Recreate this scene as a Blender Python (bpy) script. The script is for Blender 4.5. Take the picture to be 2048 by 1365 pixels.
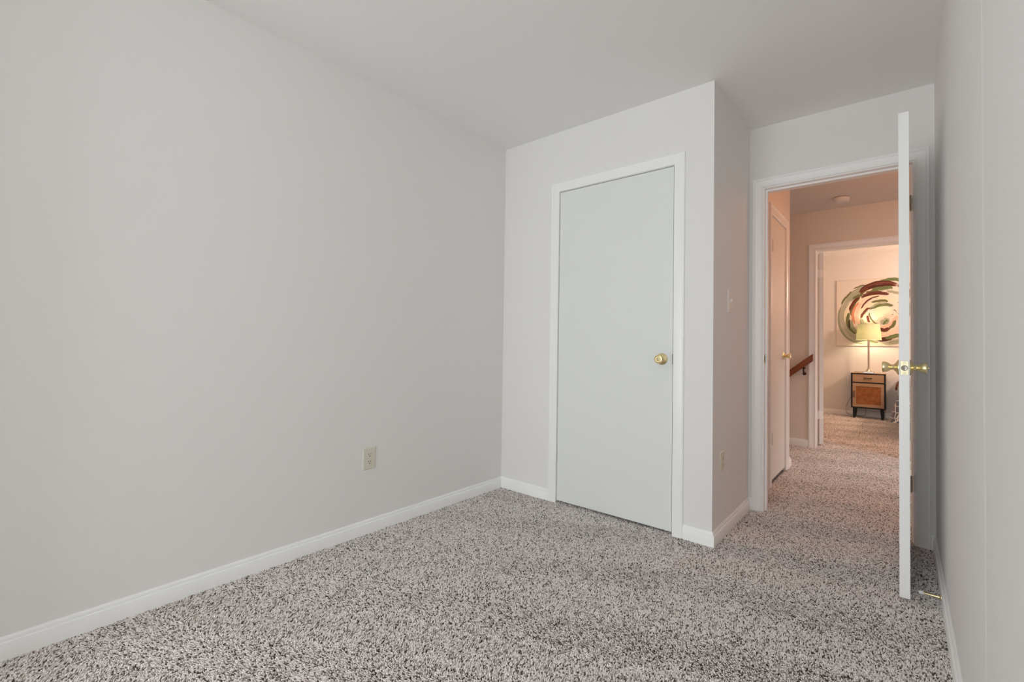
import bpy, bmesh, math, random
import numpy as np
from mathutils import Vector, Matrix

for o in list(bpy.data.objects):
    bpy.data.objects.remove(o)
SC = bpy.context.scene
COL = SC.collection
PI = math.pi

# ------------------------------------------------------------------ camera
cam_data = bpy.data.cameras.new('camera')
cam = bpy.data.objects.new('camera', cam_data)
COL.objects.link(cam)
CAM_POS = Vector((2.20406, -2.54287, 1.04252))
R_ = Vector((0.76323384, 0.64594476, 0.01514843))
U_ = Vector((0.00226188, -0.02611612, 0.99965636))
F_ = Vector((-0.64611841, 0.76293729, 0.02139375))
cam.matrix_world = Matrix((
    (R_.x, U_.x, -F_.x, CAM_POS.x),
    (R_.y, U_.y, -F_.y, CAM_POS.y),
    (R_.z, U_.z, -F_.z, CAM_POS.z),
    (0, 0, 0, 1)))
cam_data.sensor_fit = 'HORIZONTAL'
cam_data.sensor_width = 36.0
cam_data.lens = 929.57 / 2048 * 36.0
cam_data.shift_x = 6.737 / 2048
cam_data.shift_y = -19.1 / 2048
cam_data.clip_start = 0.02
SC.camera = cam

# ------------------------------------------------------------------ world, lights, exposure
SC.view_settings.view_transform = 'Standard'
SC.view_settings.look = 'None'
SC.view_settings.gamma = 1.0
SC.view_settings.use_curve_mapping = False
SC.view_settings.exposure = 0.0
SC.cycles.max_bounces = 16
SC.cycles.diffuse_bounces = 12
SC.cycles.glossy_bounces = 4
SC.cycles.transmission_bounces = 8
SC.cycles.use_denoising = True
SC.cycles.adaptive_threshold = 0.015
SC.cycles.sample_clamp_indirect = 4.0
SC.cycles.caustics_reflective = False
SC.cycles.caustics_refractive = False

world = bpy.data.worlds.new('sky')
SC.world = world
world.use_nodes = True
world.node_tree.nodes['Background'].inputs[0].default_value = (0.75, 0.86, 1.0, 1)
world.node_tree.nodes['Background'].inputs[1].default_value = 1.0


def area_light(name, loc, rot, sx, sy, power, color):
    d = bpy.data.lights.new(name, 'AREA')
    d.shape = 'RECTANGLE'
    d.size, d.size_y = sx, sy
    d.energy = power
    d.color = color
    o = bpy.data.objects.new(name, d)
    o.location = loc
    o.rotation_euler = rot
    COL.objects.link(o)
    return o


def point_light(name, loc, radius, power, color):
    d = bpy.data.lights.new(name, 'POINT')
    d.shadow_soft_size = radius
    d.energy = power
    d.color = color
    o = bpy.data.objects.new(name, d)
    o.location = loc
    COL.objects.link(o)
    return o


# daylight entering through the glass door behind the camera
area_light('window_daylight', (1.15, -5.58, 1.10), (PI / 2, 0, 0), 1.9, 1.9, 77, (0.93, 0.985, 1.0))
# warm ceiling lamp of the hall, out of sight to the right
point_light('hall_ceiling_lamp', (2.62, 1.75, 2.24), 0.09, 8.6, (1.0, 0.345, 0.075))
# daylight falling through the doorway at the right end of the hall onto the carpet
hl = area_light('hall_side_daylight', (3.28, 2.45, 1.25), (0, 0, 0), 0.8, 0.7, 3.0, (1.0, 0.97, 0.92))
hl.rotation_euler = (Vector((1.80, 2.50, 0)) - hl.location).to_track_quat('-Z', 'Y').to_euler()
hl.data.spread = math.radians(85)
# unseen warm fill light, added to brighten the far bedroom
point_light('bedroom_fill', (3.0, 5.2, 1.75), 0.10, 55, (1.0, 0.635, 0.45))
# bulb of the table lamp, inside its shade
point_light('table_lamp_bulb', (1.83, 6.06, 1.225), 0.025, 5.4, (1.0, 0.78, 0.54))

# ------------------------------------------------------------------ materials


def mat(name):
    m = bpy.data.materials.new(name)
    m.use_nodes = True
    return m, m.node_tree.nodes, m.node_tree.links, m.node_tree.nodes['Principled BSDF']


def paint(name, col, rough=0.55, bump=0.05, scale=260.0, spec=0.3, metal=0.0):
    m, n, l, b = mat(name)
    b.inputs['Base Color'].default_value = (*col, 1)
    b.inputs['Roughness'].default_value = rough
    b.inputs['Metallic'].default_value = metal
    b.inputs['Specular IOR Level'].default_value = spec
    if bump:
        tc = n.new('ShaderNodeTexCoord')
        t = n.new('ShaderNodeTexNoise')
        t.inputs['Scale'].default_value = scale
        t.inputs['Detail'].default_value = 2
        bp = n.new('ShaderNodeBump')
        bp.inputs['Strength'].default_value = bump
        bp.inputs['Distance'].default_value = 0.001
        l.new(tc.outputs['Object'], t.inputs['Vector'])
        l.new(t.outputs['Fac'], bp.inputs['Height'])
        l.new(bp.outputs['Normal'], b.inputs['Normal'])
    return m


def wood(name, c1, c2, scale=(3, 60, 60), rough=0.4, spec=0.4):
    m, n, l, b = mat(name)
    tc = n.new('ShaderNodeTexCoord')
    mp = n.new('ShaderNodeMapping')
    mp.inputs['Scale'].default_value = scale
    t = n.new('ShaderNodeTexNoise')
    t.inputs['Scale'].default_value = 1.0
    t.inputs['Detail'].default_value = 5
    r = n.new('ShaderNodeValToRGB')
    r.color_ramp.elements[0].position = 0.3
    r.color_ramp.elements[1].position = 0.7
    r.color_ramp.elements[0].color = (*c1, 1)
    r.color_ramp.elements[1].color = (*c2, 1)
    l.new(tc.outputs['Object'], mp.inputs[0])
    l.new(mp.outputs[0], t.inputs['Vector'])
    l.new(t.outputs['Fac'], r.inputs[0])
    l.new(r.outputs[0], b.inputs['Base Color'])
    b.inputs['Roughness'].default_value = rough
    b.inputs['Specular IOR Level'].default_value = spec
    return m


M = {}
M['wall'] = paint('wall_paint', (0.825, 0.815, 0.805), 0.7, 0.06, 180)
M['hall_door'] = paint('hall_door_paint', (0.80, 0.79, 0.75), 0.55, 0.03, 90, 0.2)
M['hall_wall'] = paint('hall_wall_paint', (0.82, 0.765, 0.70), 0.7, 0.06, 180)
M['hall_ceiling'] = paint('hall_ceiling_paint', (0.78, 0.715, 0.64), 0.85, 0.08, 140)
M['ceiling'] = paint('ceiling_paint', (0.87, 0.865, 0.855), 0.85, 0.08, 140)
M['trim'] = paint('trim_paint', (0.925, 0.93, 0.93), 0.32, 0.03, 90, 0.45)
M['door'] = paint('door_paint', (0.80, 0.82, 0.81), 0.45, 0.03, 90, 0.35)
M['ivory'] = paint('ivory_plastic', (0.72, 0.69, 0.58), 0.35, 0, spec=0.5)
M['white_plastic'] = paint('white_plastic', (0.82, 0.80, 0.76), 0.35, 0, spec=0.5)
M['dark'] = paint('dark_slot', (0.02, 0.018, 0.015), 0.7, 0)
M['brass'] = paint('polished_brass', (0.94, 0.79, 0.44), 0.30, 0, metal=1.0)
M['dull_brass'] = paint('satin_brass', (0.52, 0.46, 0.31), 0.38, 0, metal=1.0)
M['steel'] = paint('aged_steel', (0.40, 0.38, 0.33), 0.4, 0, metal=1.0)
M['painted_hinge'] = paint('painted_hinge', (0.62, 0.62, 0.58), 0.4, 0.05)
M['bronze_hinge'] = paint('khaki_painted_hinge', (0.50, 0.47, 0.36), 0.45, 0)
M['iron'] = paint('dark_bronze', (0.05, 0.03, 0.02), 0.45, 0, metal=0.5)
M['rubber'] = paint('white_rubber', (0.75, 0.75, 0.74), 0.6, 0)
M['rail_wood'] = wood('red_brown_handrail_wood', (0.20, 0.055, 0.018), (0.30, 0.09, 0.03), (14, 90, 90), 0.35)
M['ns_wood'] = wood('light_oak_veneer', (0.42, 0.27, 0.16), (0.52, 0.35, 0.22), (8, 90, 90), 0.5)
M['ns_black'] = paint('matt_black_metal', (0.012, 0.012, 0.014), 0.45, 0)
M['chrome'] = paint('brushed_nickel', (0.62, 0.55, 0.50), 0.25, 0, metal=1.0)
M['cord'] = paint('brown_cord', (0.12, 0.08, 0.05), 0.5, 0)
M['clear_cord'] = paint('pale_gold_cord', (0.55, 0.42, 0.25), 0.4, 0)
M['canvas'] = paint('white_canvas', (0.80, 0.75, 0.70), 0.75, 0.15, 700)
M['mattress'] = paint('mattress_cloth', (0.7, 0.68, 0.66), 0.9, 0)


def carpet_material():
    m, n, l, b = mat('speckled_carpet_yarn')
    at = n.new('ShaderNodeAttribute')
    at.attribute_name = 'yarn'
    r = n.new('ShaderNodeValToRGB')
    e = r.color_ramp.elements
    e[0].position, e[0].color = 0.0, (0.06, 0.048, 0.04, 1)
    e[1].position, e[1].color = 1.0, (0.96, 0.925, 0.91, 1)
    for p, c in ((0.085, (0.085, 0.066, 0.056)), (0.13, (0.33, 0.27, 0.24)), (0.24, (0.50, 0.435, 0.40)),
                 (0.40, (0.79, 0.73, 0.705)), (0.65, (0.90, 0.85, 0.83))):
        x = e.new(p)
        x.color = (*c, 1)
    l.new(at.outputs['Fac'], r.inputs[0])
    l.new(r.outputs[0], b.inputs['Base Color'])
    b.inputs['Roughness'].default_value = 0.95
    b.inputs['Specular IOR Level'].default_value = 0.1
    b.inputs['Sheen Weight'].default_value = 0.15
    return m


def backing_material():
    m, n, l, b = mat('carpet_backing')
    tc = n.new('ShaderNodeTexCoord')
    v = n.new('ShaderNodeTexVoronoi')
    v.inputs['Scale'].default_value = 150
    r = n.new('ShaderNodeValToRGB')
    r.color_ramp.elements[0].color = (0.12, 0.10, 0.09, 1)
    r.color_ramp.elements[1].color = (0.66, 0.61, 0.58, 1)
    l.new(tc.outputs['Object'], v.inputs['Vector'])
    l.new(v.outputs['Color'], r.inputs[0])
    l.new(r.outputs[0], b.inputs['Base Color'])
    b.inputs['Roughness'].default_value = 1.0
    b.inputs['Specular IOR Level'].default_value = 0.0
    return m


M['yarn'] = carpet_material()
M['backing'] = backing_material()


def rattan_material():
    m, n, l, b = mat('woven_rattan_cane')
    tc = n.new('ShaderNodeTexCoord')
    w1 = n.new('ShaderNodeTexWave')
    w1.bands_direction = 'X'
    w1.inputs['Scale'].default_value = 34
    w1.inputs['Distortion'].default_value = 0.6
    w2 = n.new('ShaderNodeTexWave')
    w2.bands_direction = 'Z'
    w2.inputs['Scale'].default_value = 34
    w2.inputs['Distortion'].default_value = 0.6
    mx = n.new('ShaderNodeMath')
    mx.operation = 'MULTIPLY'
    ns = n.new('ShaderNodeTexNoise')
    ns.inputs['Scale'].default_value = 22
    ad = n.new('ShaderNodeMath')
    ad.operation = 'ADD'
    r = n.new('ShaderNodeValToRGB')
    r.color_ramp.elements[0].position = 0.35
    r.color_ramp.elements[1].position = 1.2
    r.color_ramp.elements[0].color = (0.20, 0.058, 0.010, 1)
    r.color_ramp.elements[1].color = (0.46, 0.18, 0.045, 1)
    for w in (w1, w2, ns):
        l.new(tc.outputs['Object'], w.inputs['Vector'])
    l.new(w1.outputs['Fac'], mx.inputs[0])
    l.new(w2.outputs['Fac'], mx.inputs[1])
    l.new(mx.outputs[0], ad.inputs[0])
    l.new(ns.outputs['Fac'], ad.inputs[1])
    l.new(ad.outputs[0], r.inputs[0])
    l.new(r.outputs[0], b.inputs['Base Color'])
    b.inputs['Roughness'].default_value = 0.6
    return m


M['rattan'] = rattan_material()


def shade_material():
    m, n, l, b = mat('cream_lampshade_fabric')
    b.inputs['Base Color'].default_value = (0.80, 0.83, 0.62, 1)
    b.inputs['Roughness'].default_value = 0.9
    tr = n.new('ShaderNodeBsdfTranslucent')
    tr.inputs[0].default_value = (0.86, 0.86, 0.62, 1)
    mx = n.new('ShaderNodeMixShader')
    mx.inputs[0].default_value = 0.18
    out = n['Material Output']
    l.new(b.outputs[0], mx.inputs[1])
    l.new(tr.outputs[0], mx.inputs[2])
    l.new(mx.outputs[0], out.inputs[0])
    return m


M['shade'] = shade_material()


def trellis_material():
    # grey fabric with a white interlaced trellis (ogee) line pattern
    m, n, l, b = mat('grey_trellis_fabric')
    tc = n.new('ShaderNodeTexCoord')
    mp = n.new('ShaderNodeMapping')
    mp.inputs['Scale'].default_value = (18, 18, 15)
    v = n.new('ShaderNodeTexVoronoi')
    v.feature = 'DISTANCE_TO_EDGE'
    v.inputs['Scale'].default_value = 1.0
    v.inputs['Randomness'].default_value = 0.25
    r = n.new('ShaderNodeValToRGB')
    r.color_ramp.interpolation = 'LINEAR'
    r.color_ramp.elements[0].position = 0.045
    r.color_ramp.elements[1].position = 0.075
    r.color_ramp.elements[0].color = (0.70, 0.70, 0.72, 1)
    r.color_ramp.elements[1].color = (0.13, 0.14, 0.165, 1)
    l.new(tc.outputs['Object'], mp.inputs[0])
    l.new(mp.outputs[0], v.inputs['Vector'])
    l.new(v.outputs['Distance'], r.inputs[0])
    l.new(r.outputs[0], b.inputs['Base Color'])
    b.inputs['Roughness'].default_value = 0.9
    return m


M['trellis'] = trellis_material()


def throw_material():
    m, n, l, b = mat('brown_mottled_fabric')
    tc = n.new('ShaderNodeTexCoord')
    t = n.new('ShaderNodeTexNoise')
    t.inputs['Scale'].default_value = 45
    t.inputs['Detail'].default_value = 3
    r = n.new('ShaderNodeValToRGB')
    r.color_ramp.elements[0].position = 0.42
    r.color_ramp.elements[1].position = 0.62
    r.color_ramp.elements[0].color = (0.06, 0.015, 0.008, 1)
    r.color_ramp.elements[1].color = (0.34, 0.13, 0.06, 1)
    l.new(tc.outputs['Object'], t.inputs['Vector'])
    l.new(t.outputs['Fac'], r.inputs[0])
    l.new(r.outputs[0], b.inputs['Base Color'])
    b.inputs['Roughness'].default_value = 0.9
    return m


M['throw'] = throw_material()


def glass_material():
    m, n, l, b = mat('window_glass')
    b.inputs['Base Color'].default_value = (1, 1, 1, 1)
    b.inputs['Roughness'].default_value = 0.0
    b.inputs['Transmission Weight'].default_value = 1.0
    b.inputs['IOR'].default_value = 1.45
    return m


M['glass'] = glass_material()

# ------------------------------------------------------------------ mesh helpers


def obj(name, bm, m, parent=None, smooth=False, loc=None):
    me = bpy.data.meshes.new(name)
    bmesh.ops.recalc_face_normals(bm, faces=bm.faces)
    bm.to_mesh(me)
    bm.free()
    if isinstance(m, str):
        m = M[m]
    for x in (m if isinstance(m, (list, tuple)) else [m]):
        me.materials.append(x)
    if smooth:
        for p in me.polygons:
            p.use_smooth = True
        try:
            me.set_sharp_from_angle(angle=math.radians(38))
        except Exception:
            pass
    o = bpy.data.objects.new(name, me)
    COL.objects.link(o)
    if parent is not None:
        o.parent = parent
        o.matrix_parent_inverse = Matrix.Translation(parent.location).inverted()
    if loc:
        o.location = loc
    return o


def struct(o):
    o['kind'] = 'structure'
    return o


def tag(o, label, cat, group=None):
    o['label'] = label
    o['category'] = cat
    if group:
        o['group'] = group
    return o


def thing(name, loc, label, cat, group=None):
    o = bpy.data.objects.new(name, None)
    o.empty_display_size = 0.05
    o.location = loc
    COL.objects.link(o)
    return tag(o, label, cat, group)


def box(bm, x0, x1, y0, y1, z0, z1, bev=0.0, mi=0):
    vs = [bm.verts.new((x, y, z)) for x in (x0, x1) for y in (y0, y1) for z in (z0, z1)]
    q = [(0, 1, 3, 2), (4, 6, 7, 5), (0, 4, 5, 1), (2, 3, 7, 6), (0, 2, 6, 4), (1, 5, 7, 3)]
    fs = [bm.faces.new([vs[i] for i in f]) for f in q]
    for f in fs:
        f.material_index = mi
    if bev:
        es = {e for f in fs for e in f.edges}
        r = bmesh.ops.bevel(bm, geom=list(es), offset=bev, segments=2, affect='EDGES', profile=0.5)
        for f in r['faces']:
            f.material_index = mi
    return fs


def B(*boxes, bev=0.0):
    bm = bmesh.new()
    for b in boxes:
        box(bm, *b, bev=bev)
    return bm


def lathe(bm, prof, org, axis, seg=28, mi=0):
    """prof: (distance along axis, radius); org: start point; axis: unit direction."""
    a = Vector(axis).normalized()
    u = a.orthogonal().normalized()
    w = a.cross(u)
    rings = []
    for d, r in prof:
        c = Vector(org) + a * d
        if r < 1e-6:
            rings.append([bm.verts.new(c)])
        else:
            rings.append([bm.verts.new(c + (u * math.cos(2 * PI * k / seg) + w * math.sin(2 * PI * k / seg)) * r) for k in range(seg)])
    for A, C in zip(rings, rings[1:]):
        for k in range(seg):
            k2 = (k + 1) % seg
            if len(A) == 1 and len(C) == 1:
                continue
            if len(A) == 1:
                f = bm.faces.new((A[0], C[k], C[k2]))
            elif len(C) == 1:
                f = bm.faces.new((A[k], C[0], A[k2]))
            else:
                f = bm.faces.new((A[k], C[k], C[k2], A[k2]))
            f.material_index = mi
    for R in (rings[0], rings[-1]):
        if len(R) > 2:
            bm.faces.new(R).material_index = mi


def tube(bm, pts, r, seg=8):
    pts = [Vector(p) for p in pts]
    rings = []
    prev = None
    for i, p in enumerate(pts):
        t = (pts[min(i + 1, len(pts) - 1)] - pts[max(i - 1, 0)]).normalized()
        if prev is None:
            u = t.orthogonal().normalized()
        else:
            u = (prev - t * prev.dot(t)).normalized()
        prev = u
        w = t.cross(u)
        rings.append([bm.verts.new(p + (u * math.cos(2 * PI * k / seg) + w * math.sin(2 * PI * k / seg)) * r) for k in range(seg)])
    for A, C in zip(rings, rings[1:]):
        for k in range(seg):
            bm.faces.new((A[k], C[k], C[(k + 1) % seg], A[(k + 1) % seg]))
    bm.faces.new(rings[0])
    bm.faces.new(rings[-1])


def smooth_path(pts, n=10):
    """Catmull-Rom through pts."""
    P = [Vector(p) for p in pts]
    P = [P[0] * 2 - P[1]] + P + [P[-1] * 2 - P[-2]]
    out = []
    for i in range(1, len(P) - 2):
        for k in range(n):
            t = k / n
            a, b, c, d = P[i - 1], P[i], P[i + 1], P[i + 2]
            out.append(0.5 * ((2 * b) + (c - a) * t + (2 * a - 5 * b + 4 * c - d) * t * t + (3 * b - a - 3 * c + d) * t ** 3))
    out.append(P[-2])
    return out


# baseboard: flat face with a stepped cap
BB = [(0, 0), (0.0135, 0), (0.0140, 0.051), (0.0128, 0.0535), (0.0075, 0.0545), (0.0075, 0.0580),
      (0.0080, 0.0600), (0.0070, 0.0650), (0.0045, 0.0690), (0.003, 0.071), (0, 0.071)]


def baseboard(bm, a, b, nrm, ma=0.0, mb=0.0, z0=-0.004):
    """straight run from a to b (plan points on the wall face); nrm points into the room.
    ma/mb: +1 outside mitre, -1 inside mitre, 0 square."""
    a, b, nrm = Vector((*a, 0)), Vector((*b, 0)), Vector((*nrm, 0)).normalized()
    d = (b - a).normalized()
    L, Rr = [], []
    for t, z in BB:
        L.append(bm.verts.new(a + nrm * t - d * (ma * t) + Vector((0, 0, z + (z0 if z == 0 else 0)))))
        Rr.append(bm.verts.new(b + nrm * t + d * (mb * t) + Vector((0, 0, z + (z0 if z == 0 else 0)))))
    n = len(BB)
    for i in range(n):
        j = (i + 1) % n
        bm.faces.new((L[i], L[j], Rr[j], Rr[i]))
    bm.faces.new(L)
    bm.faces.new(Rr)


# casing: t measured outward from the inner edge, h out of the wall
CAS = [(0, 0), (0, 0.0085), (0.002, 0.0105), (0.007, 0.0105), (0.009, 0.0085), (0.012, 0.0085), (0.030, 0.0105),
       (0.041, 0.0125), (0.043, 0.0155), (0.0455, 0.0155), (0.0465, 0.0145), (0.048, 0.0165), (0.0555, 0.0165), (0.0575, 0.0145), (0.0575, 0)]
CAS_FLAT = [(0, 0), (0, 0.010), (0.0015, 0.0115), (0.046, 0.0125), (0.048, 0.0118), (0.050, 0.0128), (0.0555, 0.0128), (0.0575, 0.011), (0.0575, 0)]


def casing(bm, x0, x1, z1, wall, sgn, prof, axis='y', z0=-0.004, width=None):
    """U-shaped door casing with mitred corners. axis 'y': wall plane y=wall, opening x0..x1. axis 'x': plane x=wall, opening y0..y1"""
    k = (width / prof[-1][0]) if width else 1.0
    st = []
    for t, h in prof:
        t = t * k
        row = []
        for (x, z) in ((x0 - t, z0), (x0 - t, z1 + t), (x1 + t, z1 + t), (x1 + t, z0)):
            row.append(bm.verts.new((x, wall + sgn * h, z) if axis == 'y' else (wall + sgn * h, x, z)))
        st.append(row)
    n = len(prof)
    for i in range(n):
        j = (i + 1) % n
        for s in range(3):
            bm.faces.new((st[i][s], st[i][s + 1], st[j][s + 1], st[j][s]))
    bm.faces.new([r[0] for r in st])
    bm.faces.new([r[3] for r in st])


# ------------------------------------------------------------------ key dimensions (metres)
H = 2.44
X1, Y2, X2 = 1.4507, 0.7436, 2.3365      # closet corner, door wall, right wall
YA = -1.139                              # seam in the right wall
YK = -5.60                               # back wall
YD = 0.874                               # hall face of the door wall
YF, YG = 3.160, 3.285                    # hall far wall, its bedroom face
YB = 6.25                                # bedroom back wall
XH = 1.450                               # hall left wall
YC = 2.165                               # its end at the stairs
XR = 3.30                                # hall right wall
T = 0.12

# ------------------------------------------------------------------ walls, ceiling
struct(obj('wall_left', B((-T, 0, YK - T, 0.86, -0.02, H + 0.02)), 'wall'))
struct(obj('wall_left_light_block', B((0, 0.30, YK, -2.80, -0.02, H + 0.01)), 'wall'))  # unseen block added behind the camera to keep window light off the left wall
# closet front with its door opening
CX0, CX1, CZ = 0.4775, 1.2405, 2.0355
struct(obj('wall_closet', B((0, CX0 - 0.016, 0, 0.10, -0.02, H + 0.01), (CX1 + 0.016, X1, 0, 0.10, -0.02, H + 0.01),
                           (CX0 - 0.016, CX1 + 0.016, 0, 0.10, CZ + 0.016, H + 0.01),
                           (X1 - 0.10, X1, 0.10, YD, -0.02, H + 0.01), (0, X1 - 0.10, Y2, YD, -0.02, H + 0.01)), 'wall'))
# bedroom door wall
DX0, DX1, DZ = 1.537, 2.251, 2.0405
struct(obj('wall_door', B((X1, DX0 - 0.018, Y2, YD, -0.02, H + 0.01), (DX1 + 0.018, X2 + T, Y2, YD, -0.02, H + 0.01),
                         (DX0 - 0.018, DX1 + 0.018, Y2, YD, DZ + 0.018, H + 0.01)), 'wall'))
bm = B((X2 + 0.0014, X2 + T, YK - T, YA, -0.02, H + 0.01))
plan = [(X2 + 0.0014, YA), (X2, YA + 0.012), (X2, Y2), (X2 + T, Y2), (X2 + T, YA)]
lo = [bm.verts.new((x, y, -0.02)) for x, y in plan]
hi = [bm.verts.new((x, y, H + 0.01)) for x, y in plan]
for k in range(5):
    bm.faces.new((lo[k], lo[(k + 1) % 5], hi[(k + 1) % 5], hi[k]))
bm.faces.new(lo)
bm.faces.new(hi)
struct(obj('wall_right', bm, 'wall'))
WX0, WX1, WZ0, WZ1 = 0.20, 2.10, 0.15, 2.05
struct(obj('wall_back', B((0, WX0, YK - T, YK, -0.02, H + 0.01), (WX1, X2, YK - T, YK, -0.02, H + 0.01),
                         (WX0, WX1, YK - T, YK, -0.02, WZ0), (WX0, WX1, YK - T, YK, WZ1, H + 0.01)), 'wall'))
struct(obj('ceiling', B((-T, X2 + T, YK - T, Y2 + 0.06, H, H + 0.1)), 'ceiling'))
struct(obj('ceiling_hall', B((-0.7, XR + T + 1.0, Y2 + 0.06, YF + 0.06, H, H + 0.1)), 'hall_ceiling'))
struct(obj('ceiling_bedroom', B((0.2, 4.5, YF + 0.06, YB + T, H, H + 0.1)), 'ceiling'))
# hall
HY0, HY1, HZ = 1.395, 1.965, 2.035
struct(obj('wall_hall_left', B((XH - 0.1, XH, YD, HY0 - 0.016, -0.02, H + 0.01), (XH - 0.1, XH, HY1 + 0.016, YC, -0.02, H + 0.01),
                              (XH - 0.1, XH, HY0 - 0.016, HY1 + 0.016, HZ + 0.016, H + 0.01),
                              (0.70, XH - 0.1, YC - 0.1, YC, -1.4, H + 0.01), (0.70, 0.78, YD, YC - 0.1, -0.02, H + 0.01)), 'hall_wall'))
EX0, EX1, EZ = 1.527, 2.262, 2.034
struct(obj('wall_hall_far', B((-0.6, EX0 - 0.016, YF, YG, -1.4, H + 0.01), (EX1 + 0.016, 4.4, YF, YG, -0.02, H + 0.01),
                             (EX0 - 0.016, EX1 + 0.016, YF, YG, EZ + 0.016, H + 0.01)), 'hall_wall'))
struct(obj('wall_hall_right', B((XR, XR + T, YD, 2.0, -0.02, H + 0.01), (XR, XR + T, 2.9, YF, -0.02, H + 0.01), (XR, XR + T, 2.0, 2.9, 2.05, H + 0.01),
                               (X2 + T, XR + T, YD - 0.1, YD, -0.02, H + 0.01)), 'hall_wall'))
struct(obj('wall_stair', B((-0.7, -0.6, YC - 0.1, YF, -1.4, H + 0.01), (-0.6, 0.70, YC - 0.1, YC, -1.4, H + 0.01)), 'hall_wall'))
struct(obj('wall_bedroom_back', B((0.3, 4.4, YB, YB + T, -0.02, H + 0.01)), 'wall'))
struct(obj('wall_bedroom_left', B((0.2, 0.3, YG, YB + T, -0.02, H + 0.01)), 'wall'))
struct(obj('wall_bedroom_right', B((4.4, 4.5, YG, YB + T, -0.02, H + 0.01)), 'wall'))

# window behind the camera
win = struct(obj('window_1', B((WX0, WX1, YK - 0.10, YK - 0.02, WZ0, WZ0 + 0.05), (WX0, WX1, YK - 0.10, YK - 0.02, WZ1 - 0.05, WZ1),
                              (WX0, WX0 + 0.05, YK - 0.10, YK - 0.02, WZ0 + 0.05, WZ1 - 0.05), (WX1 - 0.05, WX1, YK - 0.10, YK - 0.02, WZ0 + 0.05, WZ1 - 0.05),
                              (1.125, 1.175, YK - 0.10, YK - 0.05, WZ0 + 0.05, WZ1 - 0.05)), 'trim'))
obj('pane', B((WX0 + 0.05, WX1 - 0.05, YK - 0.082, YK - 0.078, WZ0 + 0.05, WZ1 - 0.05)), 'glass', win)

# ------------------------------------------------------------------ baseboards


def bb(name, *runs):
    bm = bmesh.new()
    for r in runs:
        baseboard(bm, *r)
    return struct(obj(name, bm, 'trim', smooth=True))


CO0, CO1 = 0.4208, 1.3022          # closet casing outer edges
DO0, DO1 = 1.4715, 2.3170          # bedroom door casing outer edges
bb('baseboard_left', ((0, -2.80), (0, 0), (1, 0), -1, -1))
bb('baseboard_closet', ((0, 0), (CO0 + 0.001, 0), (0, -1), -1, 0), ((CO1, 0), (X1, 0), (0, -1), 0, 1))
bb('baseboard_closet_side', ((X1, 0), (X1, Y2), (1, 0), 1, -1))
bb('baseboard_door_wall', ((X1, Y2), (DO0 + 0.001, Y2), (0, -1), -1, 0), ((DO1, Y2), (X2, Y2), (0, -1), 0, -1))
bb('baseboard_right', ((X2, YK), (X2, Y2), (-1, 0), -1, -1))
bb('baseboard_back', ((0, YK), (X2, YK), (0, 1), -1, -1))
bb('baseboard_hall_left', ((XH, HY1 + 0.073), (XH, YC), (1, 0), 0, 1), ((XH, YC), (0.9, YC), (0, 1), 1, 0))
bb('baseboard_hall_far', ((1.0, YF), (1.4625, YF), (0, -1), 0, 0))
bb('baseboard_bedroom_back', ((0.3, YB), (4.4, YB), (0, -1), -1, -1))
bb('baseboard_bedroom_left', ((0.3, YG), (0.3, YB), (1, 0), -1, -1))

# ------------------------------------------------------------------ door hardware


def tulip_knob(org, axis, parent, name='knob', m='brass', plain_end=True):
    """rose, neck and tulip knob as one part"""
    bm = bmesh.new()
    lathe(bm, [(0, 0.0), (0, 0.0325), (0.0025, 0.0325), (0.0045, 0.0305), (0.0075, 0.0245), (0.0110, 0.0180), (0.0150, 0.0138), (0.0190, 0.0115), (0.0215, 0.0105),
               (0.0225, 0.0118), (0.0240, 0.0118), (0.0250, 0.0104), (0.028, 0.0125), (0.032, 0.0158), (0.037, 0.0192), (0.043, 0.0216), (0.049, 0.0226),
               (0.0535, 0.0226), (0.0555, 0.0215), (0.0562, 0.0190), (0.0550, 0.0172), (0.0540, 0.016), (0.0540, 0.0)], org, axis, 40)
    return obj(name, bm, m, parent, smooth=True)


def butt_hinge(bm, x, y, z0, z1, r=0.0055):
    """knuckles of a closed hinge"""
    n = 5
    h = (z1 - z0) / n
    for k in range(n):
        lathe(bm, [(0, 0.0), (0, r), (h - 0.001, r), (h - 0.001, 0.0)], (x, y, z0 + k * h), (0, 0, 1), 12)
    lathe(bm, [(0, 0), (0, r * 0.8), (0.004, r * 0.8), (0.006, 0)], (x, y, z1 - 0.001), (0, 0, 1), 12)
    lathe(bm, [(0, 0), (0, r * 0.8), (0.004, r * 0.8), (0.006, 0)], (x, y, z0), (0, 0, -1), 12)


def leaf(bm, plane, at, u0, u1, z0, z1, sgn, th=0.002):
    """flat hinge leaf with screw heads on plane x=at or y=at"""
    a, b = (at, at + sgn * th) if sgn > 0 else (at - th, at)
    if plane == 'x':
        box(bm, a, b, u0, u1, z0, z1)
    else:
        box(bm, u0, u1, a, b, z0, z1)
    uc = (u0 + u1) / 2
    for k, du in ((0.2, 0.006), (0.5, -0.006), (0.8, 0.006)):
        z = z0 + (z1 - z0) * k
        if plane == 'x':
            lathe(bm, [(0, 0), (0, 0.0035), (0.001, 0.003), (0.001, 0)], (at + sgn * th, uc + du, z), (sgn, 0, 0), 10)
        else:
            lathe(bm, [(0, 0), (0, 0.0035), (0.001, 0.003), (0.001, 0)], (uc + du, at + sgn * th, z), (0, sgn, 0), 10)


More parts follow.
